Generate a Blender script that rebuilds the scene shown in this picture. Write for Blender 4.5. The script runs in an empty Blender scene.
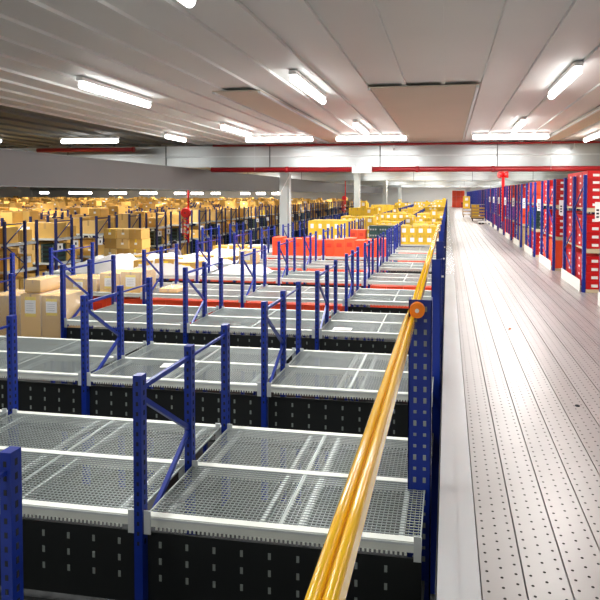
import bpy, bmesh, math, random
from mathutils import Vector, Matrix
random.seed(7)
R = random.Random(11)
scene = bpy.context.scene
col = scene.collection

# ------------------------------------------------------------------ materials
MATS = {}
def mat(name, c, rough=.6, metal=0., noise=0., nscale=8., emit=None, bump=0., trans=None):
    m = bpy.data.materials.new(name); m.use_nodes = True
    nt = m.node_tree; b = nt.nodes['Principled BSDF']
    b.inputs['Base Color'].default_value = (*c, 1)
    b.inputs['Roughness'].default_value = rough
    b.inputs['Metallic'].default_value = metal
    if noise or bump:
        tc = nt.nodes.new('ShaderNodeTexCoord'); n = nt.nodes.new('ShaderNodeTexNoise')
        n.inputs['Scale'].default_value = nscale; n.inputs['Detail'].default_value = 4
        nt.links.new(tc.outputs['Object'], n.inputs['Vector'])
        if noise:
            mx = nt.nodes.new('ShaderNodeMix'); mx.data_type = 'RGBA'
            mx.inputs[6].default_value = (*[x * (1 - noise) for x in c], 1)
            mx.inputs[7].default_value = (*[min(1, x * (1 + noise)) for x in c], 1)
            nt.links.new(n.outputs['Fac'], mx.inputs[0]); nt.links.new(mx.outputs[2], b.inputs['Base Color'])
        if bump:
            bp = nt.nodes.new('ShaderNodeBump'); bp.inputs['Strength'].default_value = bump
            nt.links.new(n.outputs['Fac'], bp.inputs['Height']); nt.links.new(bp.outputs['Normal'], b.inputs['Normal'])
    if emit:
        b.inputs['Emission Color'].default_value = (1, .99, .97, 1); b.inputs['Emission Strength'].default_value = emit
    if trans is not None:
        b.inputs['Alpha'].default_value = trans
    MATS[name] = m
    return m
def vary(name, amount):
    """every copy of an object gets its own slight tint"""
    m = MATS[name]; nt = m.node_tree; b = nt.nodes['Principled BSDF']
    oi = nt.nodes.new('ShaderNodeObjectInfo'); hs = nt.nodes.new('ShaderNodeHueSaturation')
    mr = nt.nodes.new('ShaderNodeMapRange'); mr.inputs[3].default_value = 1 - amount; mr.inputs[4].default_value = 1 + amount
    nt.links.new(oi.outputs['Random'], mr.inputs[0]); nt.links.new(mr.outputs[0], hs.inputs['Value'])
    s = b.inputs['Base Color']
    if s.links: nt.links.new(s.links[0].from_socket, hs.inputs['Color'])
    else: hs.inputs['Color'].default_value = s.default_value
    nt.links.new(hs.outputs[0], s)
mat('blue', (.004, .024, .25), .36, 0, .12, 5)
mat('darkblue', (.008, .018, .11), .5, 0, .1, 5)
mat('slot', (.012, .014, .02), .8)
mat('galv', (.62, .66, .66), .42, .25, .12, 14)
mat('beam', (.72, .75, .69), .5, .1, .08, 10)
mat('wire', (.33, .37, .36), .4, .3)
mat('black', (.005, .007, .007), .6)
mat('slotlight', (.24, .27, .25), .6)
mat('brown', (.68, .41, .10), .8, 0, .16, 3); vary('brown', .22)
mat('brown2', (.50, .285, .07), .8, 0, .12, 3); mat('brown3', (.74, .49, .17), .8, 0, .12, 3)
mat('browntape', (.47, .29, .10), .5)
mat('yellow', (.72, .47, .03), .7, 0, .12, 4); vary('yellow', .13)
mat('tan', (.62, .42, .2), .8, 0, .1, 5)
mat('orange', (.90, .075, .018), .5, 0, .08, 6); vary('orange', .1)
mat('orangedark', (.62, .035, .012), .5)
mat('red', (.58, .006, .008), .45, 0, .1, 6); vary('red', .14)
mat('reddark', (.42, .008, .012), .5)
mat('purple', (.27, .06, .42), .5, 0, .1, 6); vary('purple', .15)
mat('green', (.012, .045, .04), .5)
mat('white', (.85, .85, .84), .5)
mat('label', (.88, .87, .84), .6)
mat('labelyellow', (.9, .66, .03), .5)
mat('ink', (.02, .02, .025), .6)
mat('shelfboard', (.66, .56, .36), .6, 0, .1, 6)
mat('railyellow', (.98, .56, .012), .14)
mat('orangeplastic', (.95, .24, .01), .35)
mat('pipe', (.30, .010, .014), .35, .1, .15, 3)
mat('redpaint', (.85, .012, .014), .35)
mat('duct', (.48, .51, .51), .33, .75, .14, 1.3, bump=.06)
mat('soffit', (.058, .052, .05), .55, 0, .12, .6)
mat('seam', (.10, .10, .10), .6)
mat('ceil', (.70, .72, .70), .6, .1, .1, .5)
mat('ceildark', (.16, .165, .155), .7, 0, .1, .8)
mat('beige', (.52, .47, .38), .7, 0, .06, 1)
mat('wall', (.84, .84, .80), .7, 0, .03, .3)
mat('lowfloor', (.025, .028, .028), .7, 0, .2, 1)
mat('kick', (.84, .83, .77), .45)
mat('strip', (.80, .83, .85), .2, .55, .05, 2)
mat('tube', (1, 1, 1), .5, emit=14)
mat('film', (.92, .91, .88), .15, 0, .05, 8, bump=.6, trans=.86)
mat('filmclear', (.92, .92, .92), .12, 0, 0, 9, bump=.5, trans=.16)
mat('colgrey', (.50, .53, .51), .5, .2, .06, 2)
mat('skin', (.55, .33, .22), .55)
mat('hair', (.02, .012, .01), .5)
mat('shirt', (.74, .62, .62), .8, 0, .06, 12)
mat('trouser', (.03, .035, .06), .8)
mat('wood', (.46, .28, .09), .7, 0, .15, 8)
mat('rubber', (.02, .02, .02), .7)
mat('leaf', (.45, .12, .02), .7)

def floor_mat():
    m = mat('floor_planks', (.62, .60, .58), .24, .35)
    nt = m.node_tree; N = nt.nodes; L = nt.links; b = N['Principled BSDF']
    tc = N.new('ShaderNodeTexCoord'); sp = N.new('ShaderNodeSeparateXYZ'); L.new(tc.outputs['Object'], sp.inputs[0])
    def M(op, a, bb=None, c=None):
        n = N.new('ShaderNodeMath'); n.operation = op
        for i, v in enumerate((a, bb, c)):
            if v is None: continue
            if isinstance(v, (int, float)): n.inputs[i].default_value = v
            else: L.new(v, n.inputs[i])
        return n.outputs[0]
    PW = .1808; X0 = .147
    u = M('DIVIDE', M('SUBTRACT', sp.outputs[0], X0), PW)
    pi = M('FLOOR', u)
    fu = M('MULTIPLY', M('FRACT', u), 3.0)
    ci = M('FLOOR', fu); fx = M('MULTIPLY', M('SUBTRACT', M('FRACT', fu), .5), PW / 3)
    v = M('ADD', M('DIVIDE', sp.outputs[1], .062), M('MULTIPLY', ci, .5))
    fy = M('MULTIPLY', M('SUBTRACT', M('FRACT', v), .5), .062)
    d = M('SQRT', M('ADD', M('MULTIPLY', fx, fx), M('MULTIPLY', fy, fy)))
    hole = M('LESS_THAN', d, .0066)
    inside = M('GREATER_THAN', u, 0.0)
    hole = M('MULTIPLY', hole, inside)
    wn = N.new('ShaderNodeTexWhiteNoise'); wn.noise_dimensions = '2D'
    cb = N.new('ShaderNodeCombineXYZ'); L.new(pi, cb.inputs[0]); L.new(M('FLOOR', M('DIVIDE', M('ADD', sp.outputs[1], M('MULTIPLY', pi, 4.7)), 9.4)), cb.inputs[1])
    L.new(cb.outputs[0], wn.inputs['Vector'])
    cr = N.new('ShaderNodeMix'); cr.data_type = 'RGBA'
    cr.inputs[6].default_value = (.40, .365, .35, 1); cr.inputs[7].default_value = (.50, .475, .46, 1)
    L.new(wn.outputs['Value'], cr.inputs[0])
    ns = N.new('ShaderNodeTexNoise'); ns.inputs['Scale'].default_value = 3; ns.inputs['Detail'].default_value = 6
    L.new(tc.outputs['Object'], ns.inputs['Vector'])
    m2 = N.new('ShaderNodeMix'); m2.data_type = 'RGBA'; m2.blend_type = 'MULTIPLY'; m2.inputs[0].default_value = .22
    L.new(cr.outputs[2], m2.inputs[6]); L.new(ns.outputs['Fac'], m2.inputs[7])
    m3 = N.new('ShaderNodeMix'); m3.data_type = 'RGBA'
    L.new(hole, m3.inputs[0]); L.new(m2.outputs[2], m3.inputs[6]); m3.inputs[7].default_value = (.03, .025, .02, 1)
    L.new(m3.outputs[2], b.inputs['Base Color'])
    rr = M('ADD', M('MULTIPLY', wn.outputs['Value'], .06), .30)
    L.new(M('ADD', rr, M('MULTIPLY', hole, .5)), b.inputs['Roughness'])
floor_mat()

# ------------------------------------------------------------------ mesh tools
class MB:
    def __init__(s): s.v = []; s.f = []; s.m = []; s.mats = []; s.smooth = []
    def mi(s, m):
        if m not in s.mats: s.mats.append(m)
        return s.mats.index(m)
    def quad(s, a, b, c, d, m):
        i = len(s.v); s.v += [a, b, c, d]; s.f.append((i, i+1, i+2, i+3)); s.m.append(s.mi(m)); s.smooth.append(False)
    def box(s, x0, x1, y0, y1, z0, z1, m, M=None):
        i = len(s.v)
        p = [(x0,y0,z0),(x1,y0,z0),(x1,y1,z0),(x0,y1,z0),(x0,y0,z1),(x1,y0,z1),(x1,y1,z1),(x0,y1,z1)]
        if M is not None: p = [tuple(M @ Vector(q)) for q in p]
        s.v += p
        for q in ((0,3,2,1),(4,5,6,7),(0,1,5,4),(1,2,6,5),(2,3,7,6),(3,0,4,7)):
            s.f.append(tuple(i+k for k in q)); s.m.append(s.mi(m)); s.smooth.append(False)
        return s
    def bar(s, a, b, w, h, m):
        a = Vector(a); b = Vector(b); d = b - a; L = d.length
        q = d.to_track_quat('X', 'Z'); M = Matrix.Translation(a) @ q.to_matrix().to_4x4()
        return s.box(0, L, -w/2, w/2, -h/2, h/2, m, M)
    def tube(s, pts, r, m, n=12, cap=True):
        pts = [Vector(p) for p in pts]; rings = []
        for k, p in enumerate(pts):
            d = (pts[min(k+1, len(pts)-1)] - pts[max(k-1, 0)]).normalized()
            q = d.to_track_quat('Z', 'Y'); rr = r[k] if isinstance(r, (list, tuple)) else r
            i = len(s.v); rings.append(i)
            for j in range(n):
                t = 2*math.pi*j/n; s.v.append(tuple(p + q @ Vector((rr*math.cos(t), rr*math.sin(t), 0))))
        for a, b in zip(rings, rings[1:]):
            for j in range(n):
                s.f.append((a+j, a+(j+1) % n, b+(j+1) % n, b+j)); s.m.append(s.mi(m)); s.smooth.append(True)
        if cap:
            s.f.append(tuple(rings[0]+j for j in reversed(range(n)))); s.m.append(s.mi(m)); s.smooth.append(False)
            s.f.append(tuple(rings[-1]+j for j in range(n))); s.m.append(s.mi(m)); s.smooth.append(False)
        return s
    def mesh(s, name):
        me = bpy.data.meshes.new(name); me.from_pydata(s.v, [], s.f)
        for m in s.mats: me.materials.append(MATS[m])
        me.polygons.foreach_set('material_index', s.m); me.polygons.foreach_set('use_smooth', s.smooth); me.update()
        return me
    def build(s, name, parent=None, loc=(0, 0, 0), rz=0):
        return add(name, s.mesh(name), parent, loc, rz)
def add(name, me, parent=None, loc=(0, 0, 0), rz=0):
    o = bpy.data.objects.new(name, me); col.objects.link(o); o.location = loc; o.rotation_euler.z = rz
    if parent is not None: o.parent = parent
    return o
def empty(name, loc=(0, 0, 0), parent=None, rz=0): return add(name, None, parent, loc, rz)
def tag(o, label, cat, group=None, kind=None):
    o['label'] = label; o['category'] = cat
    if group: o['group'] = group
    if kind: o['kind'] = kind
    return o
def struct(mb, name):
    o = mb.build(name); o['kind'] = 'structure'; return o
def copy_tree(o, parent=None):
    c = o.copy(); col.objects.link(c); c.parent = parent
    for ch in list(o.children): copy_tree(ch, c)
    return c
ORD = 'zeroth first second third fourth fifth sixth seventh eighth ninth tenth eleventh twelfth thirteenth fourteenth fifteenth sixteenth seventeenth eighteenth nineteenth twentieth'.split()
TENS = {20: 'twenty', 30: 'thirty', 40: 'forty', 50: 'fifty'}
def nth(n):
    if n <= 20: return ORD[n]
    if n % 10 == 0: return {30: 'thirtieth', 40: 'fortieth', 50: 'fiftieth'}[n]
    return TENS[n // 10 * 10] + '-' + ORD[n % 10]

# ------------------------------------------------------------------ measured grid (metres; eye at 1.6)
P = 1.9127; YC = 3.0898; HD = .5515; FX = -1.5018; B = 1.6425; TOP = .705
LOW = -1.95
def yn(k): return YC + k*P - HD

# ------------------------------------------------------------------ the setting
m = MB(); X = .147
while X < 12: 
    m.box(X + .0035, X + .1773, -4, 76, -.05, 0, 'floor_planks'); X += .1808
m.box(-.03, 12, -4, 76, -.12, -.06, 'slot')
struct(m, 'floor')
m = MB(); m.box(-.03, .145, -4, 76, -.055, .004, 'strip'); m.box(.045, .058, -4, 76, .004, .010, 'strip')
struct(m, 'trim_1')
m = MB(); m.box(-62, -.04, -4, 76, LOW - .1, LOW, 'lowfloor'); struct(m, 'floor')
m = MB(); m.box(-.04, -.035, -4, 76, LOW, -.06, 'lowfloor'); struct(m, 'wall_mezzanine')
m = MB(); m.box(-62.2, 12.2, 76, 76.2, LOW, 3.3, 'wall'); struct(m, 'wall_far')
m = MB(); m.box(-62.2, -62, -4, 76, LOW, 3.3, 'wall'); struct(m, 'wall_left')
m = MB(); m.box(12, 12.2, -4, 76, LOW, 3.3, 'wall'); struct(m, 'wall_right')
m = MB(); m.box(-62.2, 12.2, -4.2, -4, LOW, 3.3, 'wall'); struct(m, 'wall_back')
CZ = 3.18
m = MB()
m.box(-7.9, 12, -4, 76, CZ, CZ + .1, 'ceil')
x = -7.8
while x < 12:                      # ribs of the steel deck overhead, running away from the viewer
    m.box(x, x + .05, -4, 76, CZ - .035, CZ, 'ceil'); x += .55
struct(m, 'ceiling')
m = MB()
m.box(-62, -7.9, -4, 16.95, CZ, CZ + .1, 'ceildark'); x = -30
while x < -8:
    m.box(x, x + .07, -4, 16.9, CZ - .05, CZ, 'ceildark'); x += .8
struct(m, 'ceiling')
m = MB(); m.box(-62, -7.9, 16.95, 76, CZ, CZ + .1, 'ceil'); struct(m, 'ceiling')
m = MB(); m.box(-62, -8.2, 75.6, 76, 2.0, CZ, 'colgrey'); struct(m, 'trim_5')
# darker joists crossing under the left of the ceiling and beige infill panels over the deck
for i, (x0, x1, y0, y1, mm) in enumerate([(-1.15, .42, 8, 16.2, 'beige'), (-3.5, -2.75, 8, 16.2, 'beige'), (2.6, 3.1, 8, 16.2, 'beige')]):
    m = MB(); m.box(x0, x1, y0, y1, CZ - .06, CZ - .04, mm); m.box(x0, x0 + .04, y0, y1, CZ - .09, CZ - .06, 'galv'); m.box(x1 - .04, x1, y0, y1, CZ - .09, CZ - .06, 'galv')
    struct(m, 'trim_%d' % (i + 2))

# ------------------------------------------------------------------ services overhead
def duct_cross(y, i, names):
    d = empty('cross_duct', (0, y, 0))
    tag(d, names, 'duct', 'galvanised ducts crossing the hall')
    x0, x1 = (-16, 11.9)
    n = 8; xs = [x0 + (x1 - x0)*j/n for j in range(n + 1)]
    m = MB()
    for a, b in zip(xs, xs[1:]):
        m.box(a, b, 0, .75, 2.44, 3.12, 'duct')
    m.build('duct_body', d)
    fm = MB().box(-.015, .015, -.018, .76, 2.42, 3.13, 'seam').mesh('joint_flange')
    for a in xs[1:-1]: add('joint_flange', fm, d, (a, 0, 0))
    for a in xs[1:-1:2]: MB().tube([(a, .3, 3.12), (a, .3, CZ - .002)], .012, 'galv', 6).build('hanger_rod', d)
    m = MB(); m.box(x0, x1, -.006, 0, 2.76, 2.80, 'galv'); m.build('stiffener', d)
    return d
for i, (y, t) in enumerate([(17, 'big silver square duct crossing overhead, the nearest, with red pipes'), (34, 'silver duct crossing overhead just beyond the nearest big duct'), (51, 'silver duct crossing overhead, third away from the viewer'), (67, 'silver duct crossing overhead, the farthest, close to the end wall')]):
    duct_cross(y, i, t)
p = MB(); p.tube([(-7.3 , 16.72, 3.10), (11.9, 16.72, 3.10)], .032, 'pipe')
o = p.build('sprinkler_pipe'); tag(o, 'thin red sprinkler pipe along the top edge of the nearest duct', 'pipe')
for x in (-1.6, 3.55, 7):
    q = MB(); q.box(x-.012, x+.012, 16.70, 16.74, 2.98, 3.08, 'galv'); q.tube([(x, 16.72, 2.93), (x, 16.72, 2.98)], .03, 'galv', 8); q.build('sprinkler_head', o)
for x in (-5.9, -2.0, 1.0, 4.9, 9.0): MB().tube([(x, 16.72, 3.13), (x, 16.72, CZ - .002)], .006, 'galv', 6).build('hanger_rod', o)
pm = empty('sprinkler_main', (0, 16.72, 2.33)); tag(pm, 'thick red main pipe under the bottom edge of the nearest duct', 'pipe')
MB().tube([(-7.35, 0, .02), (11.9, 0, .02)], .078, 'pipe', 16).build('pipe_run', pm)
for x in (-5.9, 2.9, 7.0): MB().tube([(x, -.09, .0), (x, -.09, CZ - 2.332)], .005, 'galv', 6).build('hanger_rod', pm)
for x in (-4.9, -.9, 1.3, 5.5): MB().tube([(x-.05, 0, .02), (x+.05, 0, .02)], .092, 'pipe', 16).build('coupling', pm)
p = MB().tube([(-13, 16.2, 2.97), (-9.7, 16.2, 2.97)], .065, 'pipe'); o = p.build('red_pipe'); tag(o, 'red capped pipe stub overhead at the far left, above the grey soffit', 'pipe')
MB().tube([(-9.72, 16.2, 2.97), (-9.66, 16.2, 2.97)], .08, 'pipe').build('pipe_cap', o)
for x in (-12.5, -10.4): MB().tube([(x, 16.2, 3.03), (x, 16.2, CZ - .05)], .006, 'galv', 6).build('hanger_rod', o)
# bracket box over the main pipe
b = MB(); b.box(-2.82, -2.24, 16.42, 16.62, 2.235, 2.30, 'white'); b.box(-2.82, -2.74, 16.42, 16.62, 2.30, 2.46, 'white'); b.box(-2.32, -2.24, 16.42, 16.62, 2.30, 2.46, 'white'); b.box(-2.74, -2.32, 16.5, 16.6, 2.30, 2.42, 'galv')
tag(b.build('pipe_bracket'), 'white bracket box clasping the thick red pipe under the nearest duct', 'bracket')
# dark soffit duct running away on the left
s = empty('soffit_duct', (-7.5, 7.6, 1.73)); tag(s, 'long dark grey boxed duct running away low under the ceiling on the left', 'duct')
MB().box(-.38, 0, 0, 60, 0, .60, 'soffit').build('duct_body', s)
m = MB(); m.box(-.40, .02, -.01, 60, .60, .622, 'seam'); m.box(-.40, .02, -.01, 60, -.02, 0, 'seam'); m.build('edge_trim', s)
# steel columns with conduits
for i, y in enumerate((18.1, 33, 48, 63)):
    c = empty('steel_column', (-5.38, y, LOW)); tag(c, ['grey steel column with white conduits, the nearest, left of the orange cartons', 'grey steel column standing behind the yellow cartons, second away', 'thin grey steel column far down the hall, third away', 'thin grey steel column, the farthest, near the end wall'][i], 'column', 'grey steel columns down the hall')
    m = MB(); h = CZ - LOW - .04; m.box(-.14, .14, -.14, -.12, .02, h, 'colgrey'); m.box(-.14, .14, .12, .14, .02, h, 'colgrey'); m.box(-.012, .012, -.12, .12, .02, h, 'colgrey'); m.build('shaft', c)
    MB().box(-.25, .25, -.25, .25, 0, .02, 'galv').build('base_plate', c)
    for dx in (.18, .23): MB().tube([(dx, -.1, .02), (dx, -.1, h)], .016, 'white', 8).build('conduit', c)
    if i == 0: MB().tube([(.2, -.16, h - .95), (-.1, -.16, h - 1.5), (-.12, -.16, h - 1.9)], .014, 'white', 8).build('cable', c)

# tube lights
def tube_light(x, y, z, L, along, lab, grp, power=0, r=.045, seen=True):
    t = empty('ceiling_light', (x, y, z)); tag(t, lab, 'light', grp)
    if along == 'y': t.rotation_euler.z = math.pi/2
    MB().box(-L/2, L/2, -.05, .05, r, r + .05, 'white').build('light_housing', t)
    MB().tube([(-L/2 + .02, 0, 0), (-L/2 + .05, 0, 0), (L/2 - .05, 0, 0), (L/2 - .02, 0, 0)], [r*.6, r, r, r*.6], 'tube', 10).build('tube', t)
    if power:
        ld = bpy.data.lights.new('lamp', 'AREA'); ld.shape = 'RECTANGLE'; ld.size = L; ld.size_y = .12; ld.energy = power; ld.color = (1, .985, .96)
        lo = bpy.data.objects.new('lamp', ld); col.objects.link(lo); lo.parent = t; lo.location = (0, 0, -r - .01)
    return t
g = 'tube lights under the ceiling'
tube_light(-9.66, 14, 3.02, 1.72, 'x', 'bright tube light at upper left, over the dark soffit duct', g, 60, .06)
tube_light(-7.15, 14.0, 3.06, 1.1, 'y', 'slanting tube light beside the upper-left bright tube, over the soffit', g, 30, .05)
k = 0
POS = ['leftmost', 'second from left', 'third from left', 'rightmost']
for r_, y in enumerate((-1.5, 3.2, 7.8, 12.6)):
    for c_, x in enumerate((-4.9, -1.95, 1.5, 3.9)):
        if y > 12 and x == 3.9: xx, yy = 3.62, 14.9
        else: xx, yy = x, y
        tube_light(xx, yy, 3.06, 1.8, 'y', 'tube light running away, %s in the %s row from the viewer' % (POS[c_], nth(r_ + 1)), g, (60, 80, 190, 250)[r_] * (1, 1, .36, .36)[c_], .05)
for r_, y in enumerate((14.6,)):
    for c_, x in enumerate((-4.5, -2.0, 1.55)):
        tube_light(x, y, 3.06, 1.9, 'x', 'crosswise tube light before the nearest duct, %s of three' % ['left', 'middle', 'right'][c_], g, 140, .06)
for r_, y in enumerate((21, 26, 31, 38, 43, 48, 55, 60, 65, 72)):
    for c_, x in enumerate((-4.9, -1.6, 1.6, 5)):
        tube_light(x, y, 3.05, 2.0, 'x', 'crosswise tube light, %s, in the %s row beyond the nearest duct' % (POS[c_], nth(r_ + 1)), g, 170 if x < 1 else 85, .06)
g2 = 'tube lights in the low left hall'  # added tubes, hidden behind the soffit, to brighten the left hall evenly
LX = ['nearest the soffit'] + [nth(i) + ' out from the soffit' for i in range(2, 12)]
for r_, (y, xs) in enumerate([(13.5, (-13, -18)), (22, (-11.5, -17, -23)), (31, (-11.5, -18, -25)), (42, (-12, -19, -27, -35)), (54, (-12, -20, -28, -36, -44)), (66, (-12, -20, -28, -36, -44))]):
    for c_, x in enumerate(xs):
        z = 3.0
        tube_light(x, y, z, 2.2, 'x', 'left hall tube light, %s, in its %s row' % (LX[c_], nth(r_ + 1)), g2, 400 if y > 17 else 280, .04)
for c_, (x0, x1) in enumerate([(0, 4), (33, 60), (82, 102), (118, 138), (158, 171), (177, 191), (200, 210), (233, 243), (250, 260), (267, 277)]):
    cx = ((x0 + x1)/2 - 447.8)/560*70*1.0; 
    X_ = -((447.8 - (x0 + x1)/2)/560)*70
    # the view is turned a little, so far-left lamps stand a bit nearer
    tube_light(X_*(1 - .12*abs(X_)/60), 70 + X_*.13, 1.64, max(1.2, (x1 - x0)*.115), 'x', 'bright strip over the far cartons under the low left ceiling, %s from the left' % nth(c_ + 1), 'strip lights far left', 60, .14)

# ------------------------------------------------------------------ rack building blocks
def post_mesh(h0, h1, w=.044, d=.05, slots=True, cm='blue'):
    m = MB(); m.box(-w/2, w/2, -d/2, d/2, h0, h1, cm)
    if slots:
        z = h1 - .04
        while z > max(h0, -.15):
            m.box(w/2, w/2 + .001, -.006, .006, z - .012, z + .012, 'slot')
            m.box(-.006, .006, -d/2 - .001, -d/2, z - .010, z + .010, 'slot'); z -= .05
    return m.mesh('post')
def brace_mesh(a, b, w=.022):
    return MB().bar(a, b, w, w*1.1, 'blue').mesh('brace')
NEARPOST = post_mesh(LOW, TOP); FOOT = MB().box(-.05, .05, -.05, .05, LOW, LOW + .01, 'galv').mesh('foot_plate')
BR = [brace_mesh((0, -HD + .02, TOP - .07), (0, 0, TOP - .07)), brace_mesh((0, 0, TOP - .07), (0, HD - .02, TOP - .07), .014),
      brace_mesh((0, -HD + .02, TOP - .12), (0, -.02, .22)), brace_mesh((0, -.02, .20), (0, -HD + .03, -.12))]
def frame(root, x, simple=False):
    if simple:
        return add('upright_frame', SIMPLEFRAME, root, (x, 0, 0))
    f = empty('upright_frame', (x, 0, 0), root)
    for dy in (-HD + .01, 0, HD - .01): add('post', NEARPOST, f, (0, dy, 0))
    for b in BR: add('brace', b, f)
    return f
m = MB()
for dy in (-HD + .01, 0, HD - .01): m.box(-.024, .024, dy - .025, dy + .025, LOW, TOP, 'blue')
for a, b in (((0, -HD, TOP-.07), (0, HD, TOP-.07)), ((0, -HD, TOP-.12), (0, 0, .2)), ((0, 0, .2), (0, -HD, -.12))): m.bar(a, b, .02, .02, 'blue')
SIMPLEFRAME = m.mesh('upright_frame')
m = MB()
for dy in (-HD + .01, 0, HD - .01): m.box(-.022, .022, dy - .025, dy + .025, LOW, -.005, 'blue')
m.bar((0, -HD, -.6), (0, HD, -1.2), .02, .02, 'blue'); m.bar((0, -HD, -.3), (0, HD, -.3), .02, .02, 'blue')
STUB = m.mesh('upright_frame')
def beam_mesh(w, teeth=True):
    m = MB(); m.box(0, w, -.02, .02, -.052, 0, 'beam'); m.box(0, w, -.024, -.02, -.016, -.006, 'galv')
    m.box(-.0, .035, -.026, -.02, -.09, .028, 'galv'); m.box(w-.035, w, -.026, -.02, -.09, .028, 'galv')
    if teeth:
        x = .06
        while x < w - .06: m.box(x, x + .010, -.022, -.018, -.066, -.052, 'beam'); x += .022
    return m.mesh('beam')
BW = B - .05; BEAM = beam_mesh(BW); BEAM2 = beam_mesh(BW, False)
def deck_mesh(w, d):
    m = MB(); t = .005
    y = .012
    while y < d - .01: m.box(0, w, y, y + .0042, -.006, -.002, 'wire'); y += .0225
    x = .01
    while x < w - .005: m.box(x, x + .0026, 0, d, -.010, -.006, 'wire'); x += .0225
    for x in (0, w - .007): m.box(x, x + .007, 0, d, -.012, -.001, 'wire')
    for x in (w*.14, w*.86): m.box(x - .013, x + .013, .0, d, -.035, -.011, 'galv')
    return m.mesh('wire_deck')
NP = 2
DW = BW/NP; DECK = deck_mesh(DW - .004, HD - .055)
def panel_mesh(w):
    m = MB(); m.box(0, w, 0, .012, -.47, -.10, 'black')
    x = .06
    while x < w - .05:
        for z in (-.16, -.245, -.33): m.box(x, x + .014, -.002, 0, z - .016, z + .016, 'slotlight')
        x += .142
    return m.mesh('perforated_panel')
PANEL = panel_mesh(BW)
LSH = MB().box(0, BW, .02, 2*HD - .02, -.52, -.50, 'lowfloor').mesh('lower_shelf')

def bayx(i): return FX - i*B            # right post of bay i (bay 0 lies right of frame 0)
BAY0W = 1.5 - .13
BEAM0 = beam_mesh(BAY0W); DECK0 = deck_mesh(BAY0W/2 - .004, HD - .055); PANEL0 = panel_mesh(BAY0W)
LSH0 = MB().box(0, BAY0W, .02, 2*HD - .02, -.52, -.50, 'lowfloor').mesh('lower_shelf')

row_labels = {-1: 'blue rack row with empty wire decks nearest the viewer, mostly below view',
 0: 'blue rack row with empty wire decks at the bottom, beside the first guard post',
 1: 'blue rack row with empty wire decks, directly behind the front deck',
 2: 'blue rack row of wire decks carrying film-wrapped cartons at its left',
 3: 'blue rack row of wire decks with orange cartons showing underneath its left half',
 4: 'blue rack row of bare decks, orange cartons under its right end',
 5: 'blue rack row of bare decks right in front of the orange cartons row',
 6: 'blue rack row whose deck carries the line of tall orange cartons',
 7: 'blue rack row directly behind the line of tall orange cartons'}
ORANGE_UNDER = {3: (1, 2, 3), 4: (0,), 5: (1, 2, 3), 6: (1, 2, 3), 7: (0, 1)}
racks = {}
def low_rack(k):
    simple = k > 7
    nb = {-1: 3, 0: 4, 1: 4, 2: 5, 3: 4, 4: 5, 5: 5, 6: 4, 7: 4}.get(k, 3)
    lab = row_labels.get(k, 'blue rack row loaded with yellow cartons, %s behind the orange cartons' % nth(k - 6))
    r = empty('pallet_rack', (0, YC + k*P, 0)); tag(r, lab, 'rack', 'blue racks left of the walkway'); racks[k] = r
    for i in range(nb):
        if k in (4, 5) and i >= 3: add('upright_frame', STUB, r, (bayx(i), 0, 0))
        else: frame(r, bayx(i), simple)
    # guard-side end posts
    for i in range(nb):
        if i == 0: x0, w, be, de, pa, ls = FX + .025, BAY0W, BEAM0, DECK0, PANEL0, LSH0
        else: x0, w, be, de, pa, ls = bayx(i) + .025, BW, BEAM, DECK, PANEL, LSH
        if simple:
            if i == 0 or i < 3:
                m = MB(); m.box(0, w, -HD, HD, -.05, 0, 'galv'); m.build('deck', r, (x0, 0, 0))
            continue
        bz = -.34 if (k == 2 and i >= 3) else 0
        add('beam', be, r, (x0, -HD + .02, bz)); add('beam', be, r, (x0, 0, bz)); add('beam', be, r, (x0, HD - .02, bz))
        zz = -.34 if (k == 2 and i >= 3) else 0
        for c in range(2):
            add('wire_deck', de, r, (x0 + c*w/2 + .002, -HD + .042, zz)); add('wire_deck', de, r, (x0 + c*w/2 + .002, .024, zz))
        if i not in ORANGE_UNDER.get(k, ()) and bz == 0: add('perforated_panel', pa, r, (x0, -HD + .03, 0))
        add('lower_shelf', ls, r, (x0, -HD, 0))
KMAX = 34
for k in range(-1, KMAX + 1): low_rack(k)

# ------------------------------------------------------------------ cartons
def box_mesh(name, w, d, h, c, tape=None, label=None, lid=None, dots=None, side=None, handle=None):
    m = MB(); m.box(0, w, 0, d, 0, h, c)
    if tape: m.box(w*.44, w*.56, -.002, d + .002, h*.62, h + .002, tape); m.box(w*.44, w*.56, -.002, d*.5, h - .002, h + .003, tape)
    if lid: m.box(-.004, w + .004, -.004, d + .004, h*.72, h + .003, lid)
    if label:
        lw, lh, lm = label; m.box(w/2 - lw/2, w/2 + lw/2, -.004, 0, h*.52 - lh/2, h*.52 + lh/2, lm)
    if dots:                            # pale printed marks on front and on the aisle side
        m.box(w*.3, w*.68, -.006, 0, h*.25, h*.6, dots)
        m.box(-.006, 0, d*.18, d*.38, h*.28, h*.55, dots)
    if side: m.box(w, w + .003, d*.2, d*.6, h*.3, h*.7, side)
    if handle: m.box(w*.25, w*.75, -.004, 0, h*.55, h*.78, handle); m.box(w, w + .004, d*.3, d*.7, h*.55, h*.78, handle)
    return m.mesh(name)
class Stuff:
    """cartons too many and too small to count one by one: gathered into one mass"""
    def __init__(s): s.m = MB()
stuff = {}
def put_stuff(key, x, y, z, w, d, h, c, lid=None, lab=None, mark='label'):
    m = stuff.setdefault(key, MB()); m.box(x, x + w, y, y + d, z, z + h, c)
    if lid: m.box(x + w*.44, x + w*.56, y - .002, y + d*.6, z + h - .001, z + h + .003, lid)
    if lab: m.box(x + w*.25, x + w*.75, y - .004, y, z + h*.25, z + h*.75, mark)
count = {}
def thing(name, me, x, y, z, lab, cat, grp, rz=0):
    o = add(name, me, None, (x, y, z), rz); tag(o, lab, cat, grp); count[name] = count.get(name, 0) + 1
    return o

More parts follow.
